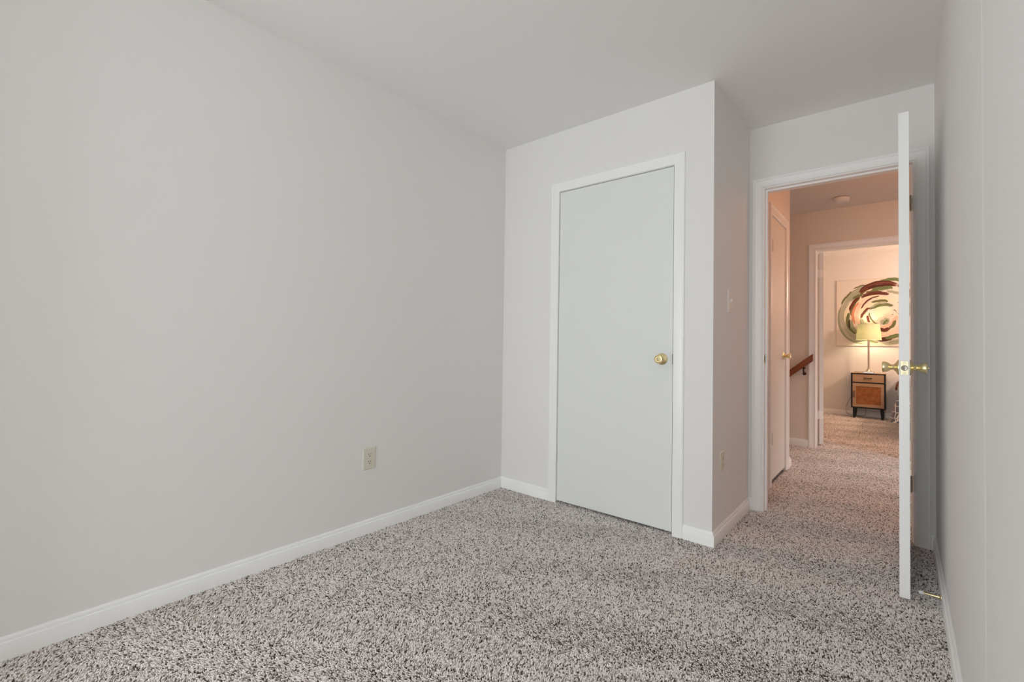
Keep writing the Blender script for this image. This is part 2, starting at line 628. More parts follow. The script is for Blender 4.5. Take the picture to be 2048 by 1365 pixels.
# ------------------------------------------------------------------ closet door (shut)
bm = bmesh.new()
casing(bm, CX0 + 0.0005, CX1 - 0.0005 + 0.004, CZ + 0.001, 0.0, -1, CAS_FLAT)
closet_trim = struct(obj('trim_closet_door', bm, 'trim', smooth=True))
obj('jamb', B((CX0 - 0.016, CX0, 0.0, 0.10, -0.01, CZ), (CX1, CX1 + 0.016, 0.0, 0.10, -0.01, CZ), (CX0 - 0.016, CX1 + 0.016, 0.0, 0.10, CZ, CZ + 0.016),
              (CX0, CX0 + 0.011, 0.043, 0.08, -0.01, CZ), (CX1 - 0.011, CX1, 0.043, 0.08, -0.01, CZ)), 'trim', closet_trim)
bm = B((CX1 - 0.001, CX1 + 0.0015, -0.0125, 0.030, 0.929, 0.986))
obj('strike_plate', bm, 'steel', closet_trim)
closet_door = struct(obj('door_1', B((0.4805, 1.2370, 0.002, 0.037, 0.0125, 2.0315), bev=0.0012), 'door'))
tulip_knob((1.1765, 0.002, 0.957), (0, -1, 0), closet_door)
bm = bmesh.new()
lathe(bm, [(0, 0), (0, 0.009), (0.0015, 0.009), (0.003, 0.007), (0.003, 0.0045), (0.005, 0.004), (0.005, 0)], (1.1765, -0.0525, 0.957), (0, -1, 0), 20)
obj('lock_button', bm, 'dull_brass', closet_door, smooth=True)
bm = bmesh.new()
lathe(bm, [(0, 0), (0, 0.0036), (0.0006, 0.0036), (0.0006, 0)], (1.1985, -0.0005, 0.9585), (-0.0, -1, 0), 14)
obj('rose_screw_hole', bm, 'dark', closet_door)
for z0, z1 in ((1.766, 1.853), (0.273, 0.361)):
    bm = bmesh.new()
    butt_hinge(bm, 0.4785, -0.0115, z0, z1, 0.005)
    obj('hinge', bm, 'trim', closet_door, smooth=True)

# ------------------------------------------------------------------ bedroom door frame and open door
bm = bmesh.new()
casing(bm, DX0 - 0.0075, DX1 + 0.0075, DZ + 0.0065, Y2, -1, CAS)
casing(bm, DX0 - 0.0075, DX1 + 0.0075, DZ + 0.0065, YD, 1, CAS)
door_trim = struct(obj('trim_bedroom_door', bm, 'trim', smooth=True))
obj('jamb', B((DX0 - 0.018, DX0, Y2, YD, -0.01, DZ), (DX1, DX1 + 0.018, Y2, YD, -0.01, DZ), (DX0 - 0.018, DX1 + 0.018, Y2, YD, DZ, DZ + 0.018)),
    'trim', door_trim)
obj('stop_strip', B((DX0 - 0.001, DX0 + 0.0105, Y2 + 0.040, Y2 + 0.075, -0.01, DZ - 0.0105), (DX1 - 0.0105, DX1 + 0.001, Y2 + 0.040, Y2 + 0.075, -0.01, DZ - 0.0105),
                    (DX0 - 0.001, DX1 + 0.001, Y2 + 0.040, Y2 + 0.075, DZ - 0.0105, DZ + 0.001)), 'trim', door_trim)
sp = obj('strike_plate', B((DX0 - 0.0005, DX0 + 0.0012, Y2 + 0.002, Y2 + 0.034, 0.928, 0.985)), 'dull_brass', door_trim)
obj('strike_hole', B((DX0 + 0.0012, DX0 + 0.0016, Y2 + 0.009, Y2 + 0.024, 0.940, 0.973)), 'dark', sp)
for z0, z1 in ((1.781, 1.858), (0.280, 0.358)):
    bm = bmesh.new()
    leaf(bm, 'x', DX1, Y2 + 0.001, Y2 + 0.030, z0, z1, -1)
    obj('hinge_leaf', bm, 'bronze_hinge', door_trim)

SX0, SX1, SY0, SY1 = 2.1933, 2.2278, -0.0106, 0.7345
open_door = struct(obj('door_2', B((SX0, SX1, SY0, SY1, 0.0134, 2.0291), bev=0.0012), 'trim'))
tulip_knob((SX0, 0.0545, 0.957), (-1, 0, 0), open_door)
tulip_knob((SX1, 0.0545, 0.957), (1, 0, 0), open_door)
bm = bmesh.new()
lathe(bm, [(0, 0), (0, 0.0060), (0.002, 0.0055), (0.003, 0.0032), (0.008, 0.0030), (0.009, 0)], (SX1 + 0.0545, 0.0545, 0.957), (1, 0, 0), 16)
obj('lock_button', bm, 'brass', open_door, smooth=True)
LP = obj('latch_plate', B((2.1985, 2.2240, SY0 - 0.0012, SY0 + 0.001, 0.9285, 0.9860), bev=0.0004), 'dull_brass', open_door)
bm = bmesh.new()
lathe(bm, [(0, 0), (0, 0.0108), (0.0008, 0.0108), (0.0008, 0)], (2.2112, SY0 - 0.0012, 0.957), (0, -1, 0), 24)
obj('bolt_hole', bm, 'dark', LP)
bm = bmesh.new()
lathe(bm, [(0, 0), (0, 0.0095), (0.004, 0.0095), (0.0125, 0.0088), (0.0125, 0)], (2.2112, SY0 - 0.0012, 0.957), (0, -1, 0), 24)
for v in bm.verts:      # bevelled striking side
    if v.co.y < SY0 - 0.01 and v.co.x < 2.2135:
        v.co.y += (2.2135 - v.co.x) * 0.55
obj('latch_bolt', bm, 'steel', LP, smooth=True)
for dz in (-0.022, 0.022):
    bm = bmesh.new()
    lathe(bm, [(0, 0), (0, 0.0038), (0.0007, 0.003), (0.0007, 0)], (2.2112, SY0 - 0.0012, 0.957 + dz), (0, -1, 0), 14)
    obj('screw', bm, 'dull_brass', LP)
for z0, z1 in ((1.781, 1.858), (0.280, 0.358)):
    bm = bmesh.new()
    butt_hinge(bm, 2.2405, 0.7385, z0, z1, 0.0045)
    obj('hinge', bm, 'bronze_hinge', open_door, smooth=True)

# ------------------------------------------------------------------ door in the hall's left wall (shut)
bm = bmesh.new()
casing(bm, HY0 + 0.001, HY1 + 0.003, HZ + 0.002, XH, 1, CAS, axis='x', width=0.072)
hall_trim = struct(obj('trim_hall_closet', bm, 'trim', smooth=True))
obj('jamb', B((XH - 0.1, XH, HY0 - 0.016, HY0, -0.01, HZ), (XH - 0.1, XH, HY1, HY1 + 0.016, -0.01, HZ), (XH - 0.1, XH, HY0 - 0.016, HY1 + 0.016, HZ, HZ + 0.016)),
    'trim', hall_trim)
hall_door = struct(obj('door_3', B((XH - 0.037, XH - 0.002, HY0 + 0.003, HY1 - 0.002, 0.02, HZ - 0.004), bev=0.0012), 'hall_door'))
tulip_knob((XH - 0.002, 1.880, 0.957), (1, 0, 0), hall_door)
for z0, z1 in ((1.755, 1.840), (0.300, 0.385)):
    bm = bmesh.new()
    butt_hinge(bm, XH + 0.0125, HY0 + 0.001, z0, z1, 0.0055)
    leaf(bm, 'x', XH - 0.002, HY0 + 0.006, HY0 + 0.030, z0, z1, 1)
    obj('hinge', bm, 'hall_door', hall_door, smooth=True)

# ------------------------------------------------------------------ far bedroom door frame and its open door
bm = bmesh.new()
casing(bm, EX0 - 0.004, EX1 + 0.004, EZ + 0.004, YF, -1, CAS, width=0.0595)
casing(bm, EX0 - 0.004, EX1 + 0.004, EZ + 0.004, YG, 1, CAS, width=0.0595)
far_trim = struct(obj('trim_far_door', bm, 'trim', smooth=True))
obj('jamb', B((EX0 - 0.016, EX0, YF, YG, -0.01, EZ), (EX1, EX1 + 0.016, YF, YG, -0.01, EZ), (EX0 - 0.016, EX1 + 0.016, YF, YG, EZ, EZ + 0.016)), 'trim', far_trim)
for z0, z1 in ((1.768, 1.850), (0.280, 0.362)):
    bm = bmesh.new()
    leaf(bm, 'x', EX0, YG - 0.032, YG - 0.001, z0, z1, 1)
    obj('hinge_leaf', bm, 'trim', far_trim)
far_door = struct(obj('door_4', B((1.5405, 1.5755, 3.2980, 4.00, 0.020, 2.030), bev=0.0012), 'door'))
for z0, z1 in ((1.768, 1.850), (0.280, 0.362)):
    bm = bmesh.new()
    leaf(bm, 'y', 3.2980, 1.5440, 1.5725, z0, z1, -1)
    butt_hinge(bm, 1.5345, 3.2945, z0, z1, 0.005)
    obj('hinge', bm, 'trim', far_door, smooth=True)
tulip_knob((1.5755, 3.935, 0.957), (1, 0, 0), far_door)
PV = Vector((1.5405, 3.298, 0))
far_door.matrix_world = Matrix.Translation(PV) @ Matrix.Rotation(math.radians(13), 4, 'Z') @ Matrix.Translation(-PV)

# ------------------------------------------------------------------ switch and outlets


def plate(bm, c, u, n, w, h, th=0.006):
    """bevelled wall plate centred at c; u: unit across, n: unit out of the wall"""
    c, u, n = Vector(c), Vector(u), Vector(n)
    z = Vector((0, 0, 1))
    rings = []
    for ins, d in ((0, 0), (0, 0.002), (0.0025, 0.0045), (0.006, th), ):
        hw, hh = w / 2 - ins, h / 2 - ins
        rings.append([bm.verts.new(c + u * (sx * hw) + z * (sz * hh) + n * d) for sx, sz in ((-1, -1), (1, -1), (1, 1), (-1, 1))])
    for A, C in zip(rings, rings[1:]):
        for k in range(4):
            bm.faces.new((A[k], A[(k + 1) % 4], C[(k + 1) % 4], C[k]))
    bm.faces.new(rings[0])
    bm.faces.new(rings[-1])


def obox(bm, c, u, n, w, h, d):
    """box of width w, height h standing d out of the wall from c"""
    c, u, n = Vector(c), Vector(u), Vector(n)
    z = Vector((0, 0, 1))
    vs = [bm.verts.new(c + u * (a * w / 2) + z * (b_ * h / 2) + n * e) for e in (0, d) for a, b_ in ((-1, -1), (1, -1), (1, 1), (-1, 1))]
    for f in ((0, 1, 2, 3), (4, 5, 6, 7), (0, 1, 5, 4), (1, 2, 6, 5), (2, 3, 7, 6), (3, 0, 4, 7)):
        bm.faces.new([vs[i] for i in f])


def outlet(c, u, n, w, h, label, matname):
    c, u, n = Vector(c), Vector(u), Vector(n)
    t = thing('wall_outlet', c, label, 'outlet', None)
    bm = bmesh.new()
    plate(bm, c, u, n, w, h)
    obj('cover_plate', bm, matname, t)
    for dz in (0.0195, -0.0195):
        bm = bmesh.new()
        cc = c + Vector((0, 0, dz)) + n * 0.006
        # rounded socket face, flat at top and bottom
        pts = []
        for k in range(32):
            a = 2 * PI * k / 32
            pts.append((0.0172 * math.cos(a), max(-0.0135, min(0.0135, 0.0172 * math.sin(a)))))
        lo = [bm.verts.new(cc + u * x + Vector((0, 0, y))) for x, y in pts]
        hi = [bm.verts.new(cc + u * x * 0.96 + Vector((0, 0, y * 0.96)) + n * 0.0018) for x, y in pts]
        for k in range(32):
            bm.faces.new((lo[k], lo[(k + 1) % 32], hi[(k + 1) % 32], hi[k]))
        bm.faces.new(hi)
        bmesh.ops.remove_doubles(bm, verts=bm.verts, dist=1e-5)
        s = obj('socket', bm, matname, t)
        bm = bmesh.new()
        for du, hh in ((-0.0064, 0.0085), (0.0064, 0.0068)):
            obox(bm, cc + u * du + Vector((0, 0, 0.0035)) + n * 0.0015, u, n, 0.0026, hh, 0.0006)
        lathe(bm, [(0, 0), (0, 0.0029), (0.0006, 0.0029), (0.0006, 0)], cc + Vector((0, 0, -0.0068)) + n * 0.0015, n, 12)
        obj('slots', bm, 'dark', s)
    bm = bmesh.new()
    lathe(bm, [(0, 0), (0, 0.0032), (0.001, 0.0025), (0.001, 0)], c + n * 0.006, n, 12)
    obj('screw', bm, matname, t)
    return t


outlet((0, -1.094, 0.3990), (0, 1, 0), (1, 0, 0), 0.079, 0.1185, 'ivory duplex outlet on the wide bare left wall', 'ivory')
outlet((X1, 0.160, 0.4060), (0, 1, 0), (1, 0, 0), 0.074, 0.110, 'ivory duplex outlet low on the narrow closet side wall below the light switch', 'ivory')
c = Vector((X1, 0.296, 1.289))
t = thing('light_switch', c, 'single toggle light switch on the closet side wall beside the bedroom doorway', 'light switch')
bm = bmesh.new()
plate(bm, c, (0, 1, 0), (1, 0, 0), 0.076, 0.130)
obj('cover_plate', bm, 'white_plastic', t)
bm = bmesh.new()
obox(bm, c + Vector((0.005, 0, 0)), (0, 1, 0), (1, 0, 0), 0.0125, 0.026, 0.0016)
obj('toggle_slot', bm, 'ivory', t)
bm = bmesh.new()
vs = []
for e, zc, hw, hh in ((0.004, 0.0, 0.0046, 0.0095), (0.019, 0.009, 0.0036, 0.0042)):
    vs.append([bm.verts.new(c + Vector((e, a * hw, zc + b_ * hh))) for a, b_ in ((-1, -1), (1, -1), (1, 1), (-1, 1))])
for k in range(4):
    bm.faces.new((vs[0][k], vs[0][(k + 1) % 4], vs[1][(k + 1) % 4], vs[1][k]))
bm.faces.new(vs[0])
bm.faces.new(vs[1])
obj('toggle', bm, 'white_plastic', t)
for dz in (-0.030, 0.030):
    bm = bmesh.new()
    lathe(bm, [(0, 0), (0, 0.0032), (0.001, 0.0025), (0.001, 0)], c + Vector((0.006, 0, dz)), (1, 0, 0), 12)
    obj('screw', bm, 'steel', t)

# ------------------------------------------------------------------ door stop on the right baseboard
t = thing('door_stop', (X2 - 0.0135, 0.046, 0.033), 'brass door stop with white rubber tip on the right wall baseboard', 'door stop')
bm = bmesh.new()
lathe(bm, [(-0.001, 0), (-0.001, 0.0125), (0.002, 0.0125), (0.004, 0.009), (0.006, 0.0058), (0.012, 0.0052), (0.052, 0.0036), (0.056, 0.0042), (0.056, 0)],
      (X2 - 0.0135, 0.046, 0.033), (-1, 0, 0), 20)
obj('rod', bm, 'brass', t, smooth=True)
bm = bmesh.new()
lathe(bm, [(0.055, 0), (0.055, 0.0068), (0.064, 0.0075), (0.069, 0.006), (0.071, 0)], (X2 - 0.0135, 0.046, 0.033), (-1, 0, 0), 18)
obj('rubber_tip', bm, 'rubber', t, smooth=True)

# ------------------------------------------------------------------ smoke detector
t = thing('smoke_detector', (1.772, 2.765, H), 'round off-white smoke detector on the hall ceiling', 'smoke detector')
bm = bmesh.new()
lathe(bm, [(0, 0), (0, 0.044), (0.010, 0.044), (0.010, 0)], (1.772, 2.765, H), (0, 0, -1), 48)
obj('mounting_base', bm, 'white_plastic', t, smooth=True)
bm = bmesh.new()
lathe(bm, [(0.0075, 0), (0.0075, 0.064), (0.009, 0.0665), (0.028, 0.0650), (0.0295, 0.062), (0.037, 0.060), (0.043, 0.054), (0.046, 0.044), (0.047, 0)], (1.772, 2.765, H), (0, 0, -1), 48)
obj('housing', bm, 'white_plastic', t, smooth=True)
bm = bmesh.new()
lathe(bm, [(0, 0), (0, 0.006), (0.002, 0.005), (0.002, 0)], (1.79, 2.74, H - 0.0465), (0, 0, -1), 14)
obj('test_button', bm, 'white_plastic', t)

# ------------------------------------------------------------------ stair handrail
ang = math.atan2(0.179, 0.212)
ca, sa = math.cos(ang), math.sin(ang)
RE = Vector((1.508, 0, 0.926))        # centre of the upper end
t = thing('handrail', (1.43, YF - 0.05, 0.83), 'red-brown wooden handrail sloping down the stair wall', 'handrail')
bm = bmesh.new()
hh = 0.0375                            # half of its plumb height
L = 1.5
ring = []
for s in (0, L):
    cx, cz = RE.x - s * ca, RE.z - s * sa
    ring.append([bm.verts.new((cx, y, cz + dz)) for y, dz in ((YF - 0.075, -hh), (YF - 0.043, -hh), (YF - 0.043, hh), (YF - 0.075, hh))])
for k in range(4):
    bm.faces.new((ring[0][k], ring[0][(k + 1) % 4], ring[1][(k + 1) % 4], ring[1][k]))
bm.faces.new(ring[0])
bm.faces.new(ring[1])
bmesh.ops.bevel(bm, geom=list(bm.edges), offset=0.004, segments=2, affect='EDGES')
obj('rail', bm, 'rail_wood', t)
for bx in (1.425, 0.72):
    zc = RE.z - (RE.x - bx) * sa / ca - hh
    bm = bmesh.new()
    box(bm, bx - 0.016, bx + 0.016, YF - 0.07, YF - 0.048, zc - 0.012, zc + 0.004)
    tube(bm, smooth_path([(bx, YF - 0.059, zc - 0.004), (bx, YF - 0.057, zc - 0.030), (bx, YF - 0.035, zc - 0.056), (bx, YF - 0.004, zc - 0.066)], 6), 0.0065)
    lathe(bm, [(0, 0), (0, 0.017), (0.004, 0.016), (0.006, 0.010), (0.006, 0)], (bx, YF, zc - 0.066), (0, -1, 0), 18)
    obj('bracket', bm, 'iron', t, smooth=True)

# ------------------------------------------------------------------ nightstand
NX0, NX1, NY0, NY1 = 1.626, 2.024, 5.980, 6.228
NZ0, NZ1 = 0.145, 0.657
t = thing('nightstand', ((NX0 + NX1) / 2, (NY0 + NY1) / 2, 0), 'small black and oak nightstand with a woven rattan door, under the table lamp', 'nightstand')
fr = 0.016
obj('case', B((NX0, NX0 + fr, NY0, NY1, NZ0, NZ1 - 0.002), (NX1 - fr, NX1, NY0, NY1, NZ0, NZ1 - 0.002), (NX0 + fr, NX1 - fr, NY0, NY1, NZ0, NZ0 + fr),
              (NX0 + fr, NX1 - fr, NY0, NY1, 0.512, 0.526), (NX0 + fr, NX1 - fr, NY1 - 0.008, NY1, NZ0 + fr, NZ1 - fr),
              (NX0, NX1, NY0, NY0 + 0.012, NZ1 - 0.016, NZ1 - 0.002)), 'ns_black', t)
obj('top', B((NX0 + fr, NX1 - fr, NY0 + 0.012, NY1, NZ1 - 0.016, NZ1), (NX0, NX0 + fr, NY0 + 0.012, NY1, NZ1 - 0.002, NZ1), (NX1 - fr, NX1, NY0 + 0.012, NY1, NZ1 - 0.002, NZ1)), 'ns_wood', t)
dr = obj('drawer', B((NX0 + fr + 0.002, NX1 - fr - 0.002, NY0 + 0.003, NY0 + 0.20, 0.528, NZ1 - 0.019)), 'ns_wood', t)
obj('handle', B((1.776, 1.872, NY0 - 0.014, NY0 - 0.006, 0.580, 0.590), (1.780, 1.788, NY0 - 0.008, NY0 + 0.004, 0.581, 0.589), (1.860, 1.868, NY0 - 0.008, NY0 + 0.004, 0.581, 0.589)), 'ns_black', dr)
dx0, dx1, dz0, dz1 = NX0 + fr + 0.002, NX1 - fr - 0.002, NZ0 + fr + 0.002, 0.510
rx0, rx1, rz0, rz1 = 1.685, 1.972, 0.203, 0.462
dd = obj('door', B((dx0, rx0, NY0 + 0.003, NY0 + 0.020, dz0, dz1), (rx1, dx1, NY0 + 0.003, NY0 + 0.020, dz0, dz1),
                   (rx0, rx1, NY0 + 0.003, NY0 + 0.020, dz0, rz0), (rx0, rx1, NY0 + 0.003, NY0 + 0.020, rz1, dz1)), 'ns_wood', t)
obj('rattan_panel', B((rx0, rx1, NY0 + 0.009, NY0 + 0.016, rz0, rz1)), 'rattan', dd)
obj('handle', B((1.658, 1.667, NY0 - 0.014, NY0 - 0.006, 0.300, 0.392), (1.659, 1.666, NY0 - 0.008, NY0 + 0.004, 0.304, 0.311), (1.659, 1.666, NY0 - 0.008, NY0 + 0.004, 0.381, 0.388)), 'ns_black', dd)
for lx in (NX0 + 0.042, NX1 - 0.042):
    for ly in (NY0 + 0.03, NY1 - 0.03):
        bm = bmesh.new()
        s = 1 if lx > 1.8 else -1
        lo = [bm.verts.new((lx + s * 0.006 + a * 0.013, ly + b_ * 0.013, -0.002)) for a, b_ in ((-1, -1), (1, -1), (1, 1), (-1, 1))]
        hi = [bm.verts.new((lx + a * 0.021, ly + b_ * 0.021, NZ0)) for a, b_ in ((-1, -1), (1, -1), (1, 1), (-1, 1))]
        for k in range(4):
            bm.faces.new((lo[k], lo[(k + 1) % 4], hi[(k + 1) % 4], hi[k]))
        bm.faces.new(lo)
        bm.faces.new(hi)
        obj('leg', bm, 'ns_black', t)

# ------------------------------------------------------------------ table lamp
LX, LY, LZ = 1.830, 6.060, NZ1 + 0.0005
t = thing('table_lamp', (LX, LY, LZ), 'lit table lamp with a cream shade and slender metal column on the nightstand', 'table lamp')
bm = bmesh.new()
box(bm, LX - 0.060, LX + 0.060, LY - 0.060, LY + 0.060, LZ, LZ + 0.021, bev=0.002)
box(bm, LX - 0.048, LX + 0.048, LY - 0.048, LY + 0.048, LZ + 0.021, LZ + 0.027, bev=0.002)
obj('base', bm, 'chrome', t)
bm = bmesh.new()
lathe(bm, [(0.026, 0), (0.026, 0.043), (0.031, 0.038), (0.045, 0.026), (0.058, 0.018), (0.066, 0.0125), (0.069, 0.0165), (0.074, 0.0165), (0.077, 0.012), (0.084, 0.0115), (0.084, 0)], (LX, LY, LZ), (0, 0, 1), 24)
obj('collar', bm, 'chrome', t, smooth=True)
bm = bmesh.new()
# fluted column
rings = []
for z, r in ((0.083, 0.0112), (0.40, 0.0118), (0.455, 0.0125), (0.485, 0.0145), (0.50, 0.013)):
    rings.append([bm.verts.new((LX + (r + (0.0009 if k % 2 else -0.0009)) * math.cos(2 * PI * k / 24), LY + (r + (0.0009 if k % 2 else -0.0009)) * math.sin(2 * PI * k / 24), LZ + z)) for k in range(24)])
for A, C in zip(rings, rings[1:]):
    for k in range(24):
        bm.faces.new((A[k], A[(k + 1) % 24], C[(k + 1) % 24], C[k]))
bm.faces.new(rings[0])
bm.faces.new(rings[-1])
lathe(bm, [(0.50, 0), (0.50, 0.011), (0.545, 0.011), (0.545, 0.0)], (LX, LY, LZ), (0, 0, 1), 16)
obj('column', bm, 'chrome', t)
# open drum shade with wall thickness
bm = bmesh.new()
z0, z1, r0, r1, th = 1.142, 1.378, 0.1515, 0.128, 0.0012
prof = [(z0, r0), (z1, r1), (z1, r1 - th), (z0, r0 - th)]
seg = 56
rings = [[bm.verts.new((LX + r * math.cos(2 * PI * k / seg), LY + r * math.sin(2 * PI * k / seg), z)) for k in range(seg)] for z, r in prof]
for i in range(4):
    A, C = rings[i], rings[(i + 1) % 4]
    for k in range(seg):
        bm.faces.new((A[k], A[(k + 1) % seg], C[(k + 1) % seg], C[k]))
sh = obj('lamp_shade', bm, 'shade', t, smooth=True)
bm = bmesh.new()
for z, r in ((z0 + 0.001, r0 + 0.0004), (z1 - 0.001, r1 + 0.0004)):
    tube(bm, [(LX + r * math.cos(2 * PI * k / 48), LY + r * math.sin(2 * PI * k / 48), z) for k in range(49)], 0.0022, 6)
    obj('shade_trim', bm, 'shade', sh, smooth=True)
    bm = bmesh.new()
for k in range(3):
    a = 2 * PI * k / 3 + 0.4
    tube(bm, [(LX, LY, z1 - 0.02), (LX + (r1 - 0.002) * math.cos(a), LY + (r1 - 0.002) * math.sin(a), z1 - 0.004)], 0.0012, 6)
tube(bm, [(LX, LY, LZ + 0.54), (LX, LY, z1 - 0.018)], 0.003, 8)
obj('shade_spider', bm, 'chrome', sh)
bm = bmesh.new()
tube(bm, [(LX - 0.018, LY - 0.02, 1.16), (LX - 0.0185, LY - 0.02, 1.06)], 0.0013, 6)
lathe(bm, [(0, 0), (0.002, 0.0028), (0.009, 0.0028), (0.011, 0)], (LX - 0.0185, LY - 0.02, 1.062), (0, 0, -1), 10)
obj('pull_chain', bm, 'clear_cord', t)
bm = bmesh.new()
tube(bm, smooth_path([(LX - 0.055, LY + 0.01, LZ + 0.006), (LX - 0.09, LY + 0.05, LZ + 0.010), (NX0 + 0.06, LY + 0.12, LZ + 0.006), (NX0 + 0.035, NY1 - 0.012, LZ + 0.006), (NX0 + 0.033, NY1 + 0.001, LZ + 0.0065), (NX0 + 0.031, NY1 + 0.0075, LZ - 0.002), (NX0 + 0.030, NY1 + 0.008, LZ - 0.04),
                      (NX0 + 0.025, NY1 + 0.008, 0.42), (NX0 - 0.015, NY1 + 0.007, 0.29), (NX0 - 0.060, NY1 - 0.005, 0.18), (NX0 - 0.078, NY1 - 0.02, 0.10), (NX0 - 0.055, NY1 - 0.05, 0.03),
                      (NX0 + 0.02, NY1 - 0.075, 0.012), (NX0 + 0.10, NY1 - 0.06, 0.012), (NX0 + 0.155, NY1 - 0.02, 0.030), (NX0 + 0.16, NY1 + 0.004, 0.10), (NX0 + 0.16, NY1 + 0.006, 0.22)], 10), 0.0022, 7)
obj('power_cord', bm, 'cord', t, smooth=True)

# ------------------------------------------------------------------ abstract painting on canvas


def build_painting():
    W, Hh, x0, z0 = 1.005, 1.005, 1.4285, 1.054
    yf = YB - 0.021
    t = thing('canvas_painting', (x0 + W / 2, YB, z0), 'large abstract canvas of swirling green and rust rings above the nightstand', 'painting')
    obj('canvas', B((x0, x0 + W, yf, YB - 0.002, z0, z0 + Hh), bev=0.003), 'canvas', t)
    cols = {'rust': (0.15, 0.032, 0.014), 'dark': (0.065, 0.016, 0.010), 'olive': (0.155, 0.15, 0.062), 'green': (0.145, 0.21, 0.085), 'sage': (0.33, 0.36, 0.25),
            'grey': (0.52, 0.50, 0.42), 'peach': (0.80, 0.52, 0.40), 'cream': (0.83, 0.74, 0.58), 'pink': (0.82, 0.66, 0.58), 'black': (0.04, 0.025, 0.015), 'pale': (0.84, 0.80, 0.64), 'coral': (0.62, 0.24, 0.14)}
    names = list(cols)
    mats = [paint('oil_paint_' + k, cols[k], 0.5, 0.3, 400, 0.4) for k in names]
    rng = random.Random(5)
    bm = bmesh.new()
    # photo frame of the canvas: u right 0..1, v up 0..1 ; strokes = elliptical arcs round a drifting centre
    layer = [0]

    def S(col, width, pts, streaks=8, wob=0.006, rag=0.12, fill=(0.5, 1.15)):
        """one brush stroke through canvas points (u right, v up), made of ragged bristle streaks"""
        mi = names.index(col)
        kin = {'rust': 'dark', 'olive': 'green', 'sage': 'grey', 'grey': 'sage', 'green': 'olive', 'pink': 'cream', 'cream': 'pale', 'peach': 'pink', 'coral': 'peach', 'dark': 'rust'}
        mk = names.index(kin.get(col, col))
        if streaks > 1:
            streaks, wob = int(streaks * 2.2), wob * 0.45
        P = smooth_path([(u, v, 0) for u, v in pts], 12)
        n = len(P)
        ph = rng.uniform(0, 6)
        for s in range(streaks):
            off = (s + 0.5) / streaks - 0.5
            i0 = int(n * rng.uniform(0, rag) * (0.4 + 1.6 * abs(off)))
            i1 = n - int(n * rng.uniform(0, rag) * (0.4 + 1.6 * abs(off)))
            layer[0] += 1
            y = yf - 0.0004 - layer[0] * 0.0000028
            hw = width / streaks * rng.uniform(*fill)
            prev = None
            ms = mk if rng.random() < 0.22 else mi
            off += rng.uniform(-0.5, 0.5) / streaks
            for k in range(i0, i1):
                tg = (P[min(k + 1, n - 1)] - P[max(k - 1, 0)]).normalized()
                nr = Vector((-tg.y, tg.x, 0))
                f = k / (n - 1)
                env = 0.45 + 0.55 * math.sin(PI * min(1, max(0, f))) ** 0.5
                o2 = off * width * env + wob * (math.sin(f * 9 + ph) + 0.5 * math.sin(f * 23 + 2 * ph))
                pr = []
                for q in (-hw, hw):
                    c = P[k] + nr * (o2 + q * env)
                    u, v = min(0.999, max(0.001, c.x)), min(0.999, max(0.001, c.y))
                    pr.append(bm.verts.new((x0 + W * u, y, z0 + Hh * v)))
                if prev:
                    bm.faces.new((prev[0], prev[1], pr[1], pr[0])).material_index = ms
                prev = pr

    # pale washes of the outer ring, then its ragged darker rim
    S('grey', 0.085, [(0.58, 0.955), (0.40, 0.90), (0.25, 0.82), (0.13, 0.68), (0.075, 0.50), (0.085, 0.34), (0.16, 0.19), (0.28, 0.09), (0.42, 0.045), (0.60, 0.035), (0.74, 0.09), (0.86, 0.20)], 12, 0.007)
    S('cream', 0.075, [(0.20, 0.66), (0.135, 0.50), (0.14, 0.36), (0.20, 0.24)], 9)
    S('pink', 0.16, [(0.66, 0.86), (0.45, 0.80), (0.30, 0.70), (0.235, 0.52), (0.25, 0.36), (0.36, 0.22), (0.55, 0.15), (0.72, 0.20), (0.86, 0.36)], 14)
    S('sage', 0.030, [(0.055, 0.60), (0.030, 0.46), (0.045, 0.30), (0.11, 0.15), (0.23, 0.055), (0.36, 0.03)], 5, 0.004)
    S('sage', 0.060, [(0.12, 0.66), (0.22, 0.80), (0.33, 0.885)], 9, 0.010)
    S('olive', 0.024, [(0.06, 0.635), (0.115, 0.735), (0.19, 0.825)], 5, 0.006)
    S('olive', 0.016, [(0.21, 0.865), (0.30, 0.905), (0.36, 0.905)], 4, 0.006)
    S('sage', 0.090, [(0.17, 0.68), (0.25, 0.77), (0.36, 0.84)], 10, 0.012)
    S('olive', 0.034, [(0.20, 0.715), (0.28, 0.755), (0.33, 0.80)], 6, 0.010)
    # upper bands
    S('green', 0.048, [(0.52, 0.955), (0.62, 0.975), (0.72, 0.965), (0.82, 0.93)], 8, 0.008)
    S('rust', 0.085, [(0.285, 0.795), (0.36, 0.865), (0.47, 0.915), (0.59, 0.92), (0.72, 0.895)], 12, 0.005)
    S('dark', 0.035, [(0.38, 0.85), (0.48, 0.885), (0.60, 0.895), (0.68, 0.885)], 6, 0.005)
    S('green', 0.055, [(0.43, 0.835), (0.52, 0.85), (0.60, 0.855), (0.67, 0.85)], 8, 0.010)
    S('olive', 0.040, [(0.36, 0.80), (0.45, 0.81), (0.55, 0.80)], 6, 0.010)
    S('sage', 0.040, [(0.60, 0.80), (0.70, 0.785), (0.80, 0.74)], 7, 0.010)
    S('cream', 0.055, [(0.24, 0.62), (0.30, 0.70), (0.40, 0.745), (0.52, 0.72), (0.64, 0.70)], 8)
    S('rust', 0.050, [(0.30, 0.725), (0.37, 0.765), (0.47, 0.782), (0.56, 0.775), (0.63, 0.762)], 8, 0.003)
    S('rust', 0.022, [(0.305, 0.56), (0.35, 0.645), (0.42, 0.705), (0.52, 0.745)], 5, 0.003)
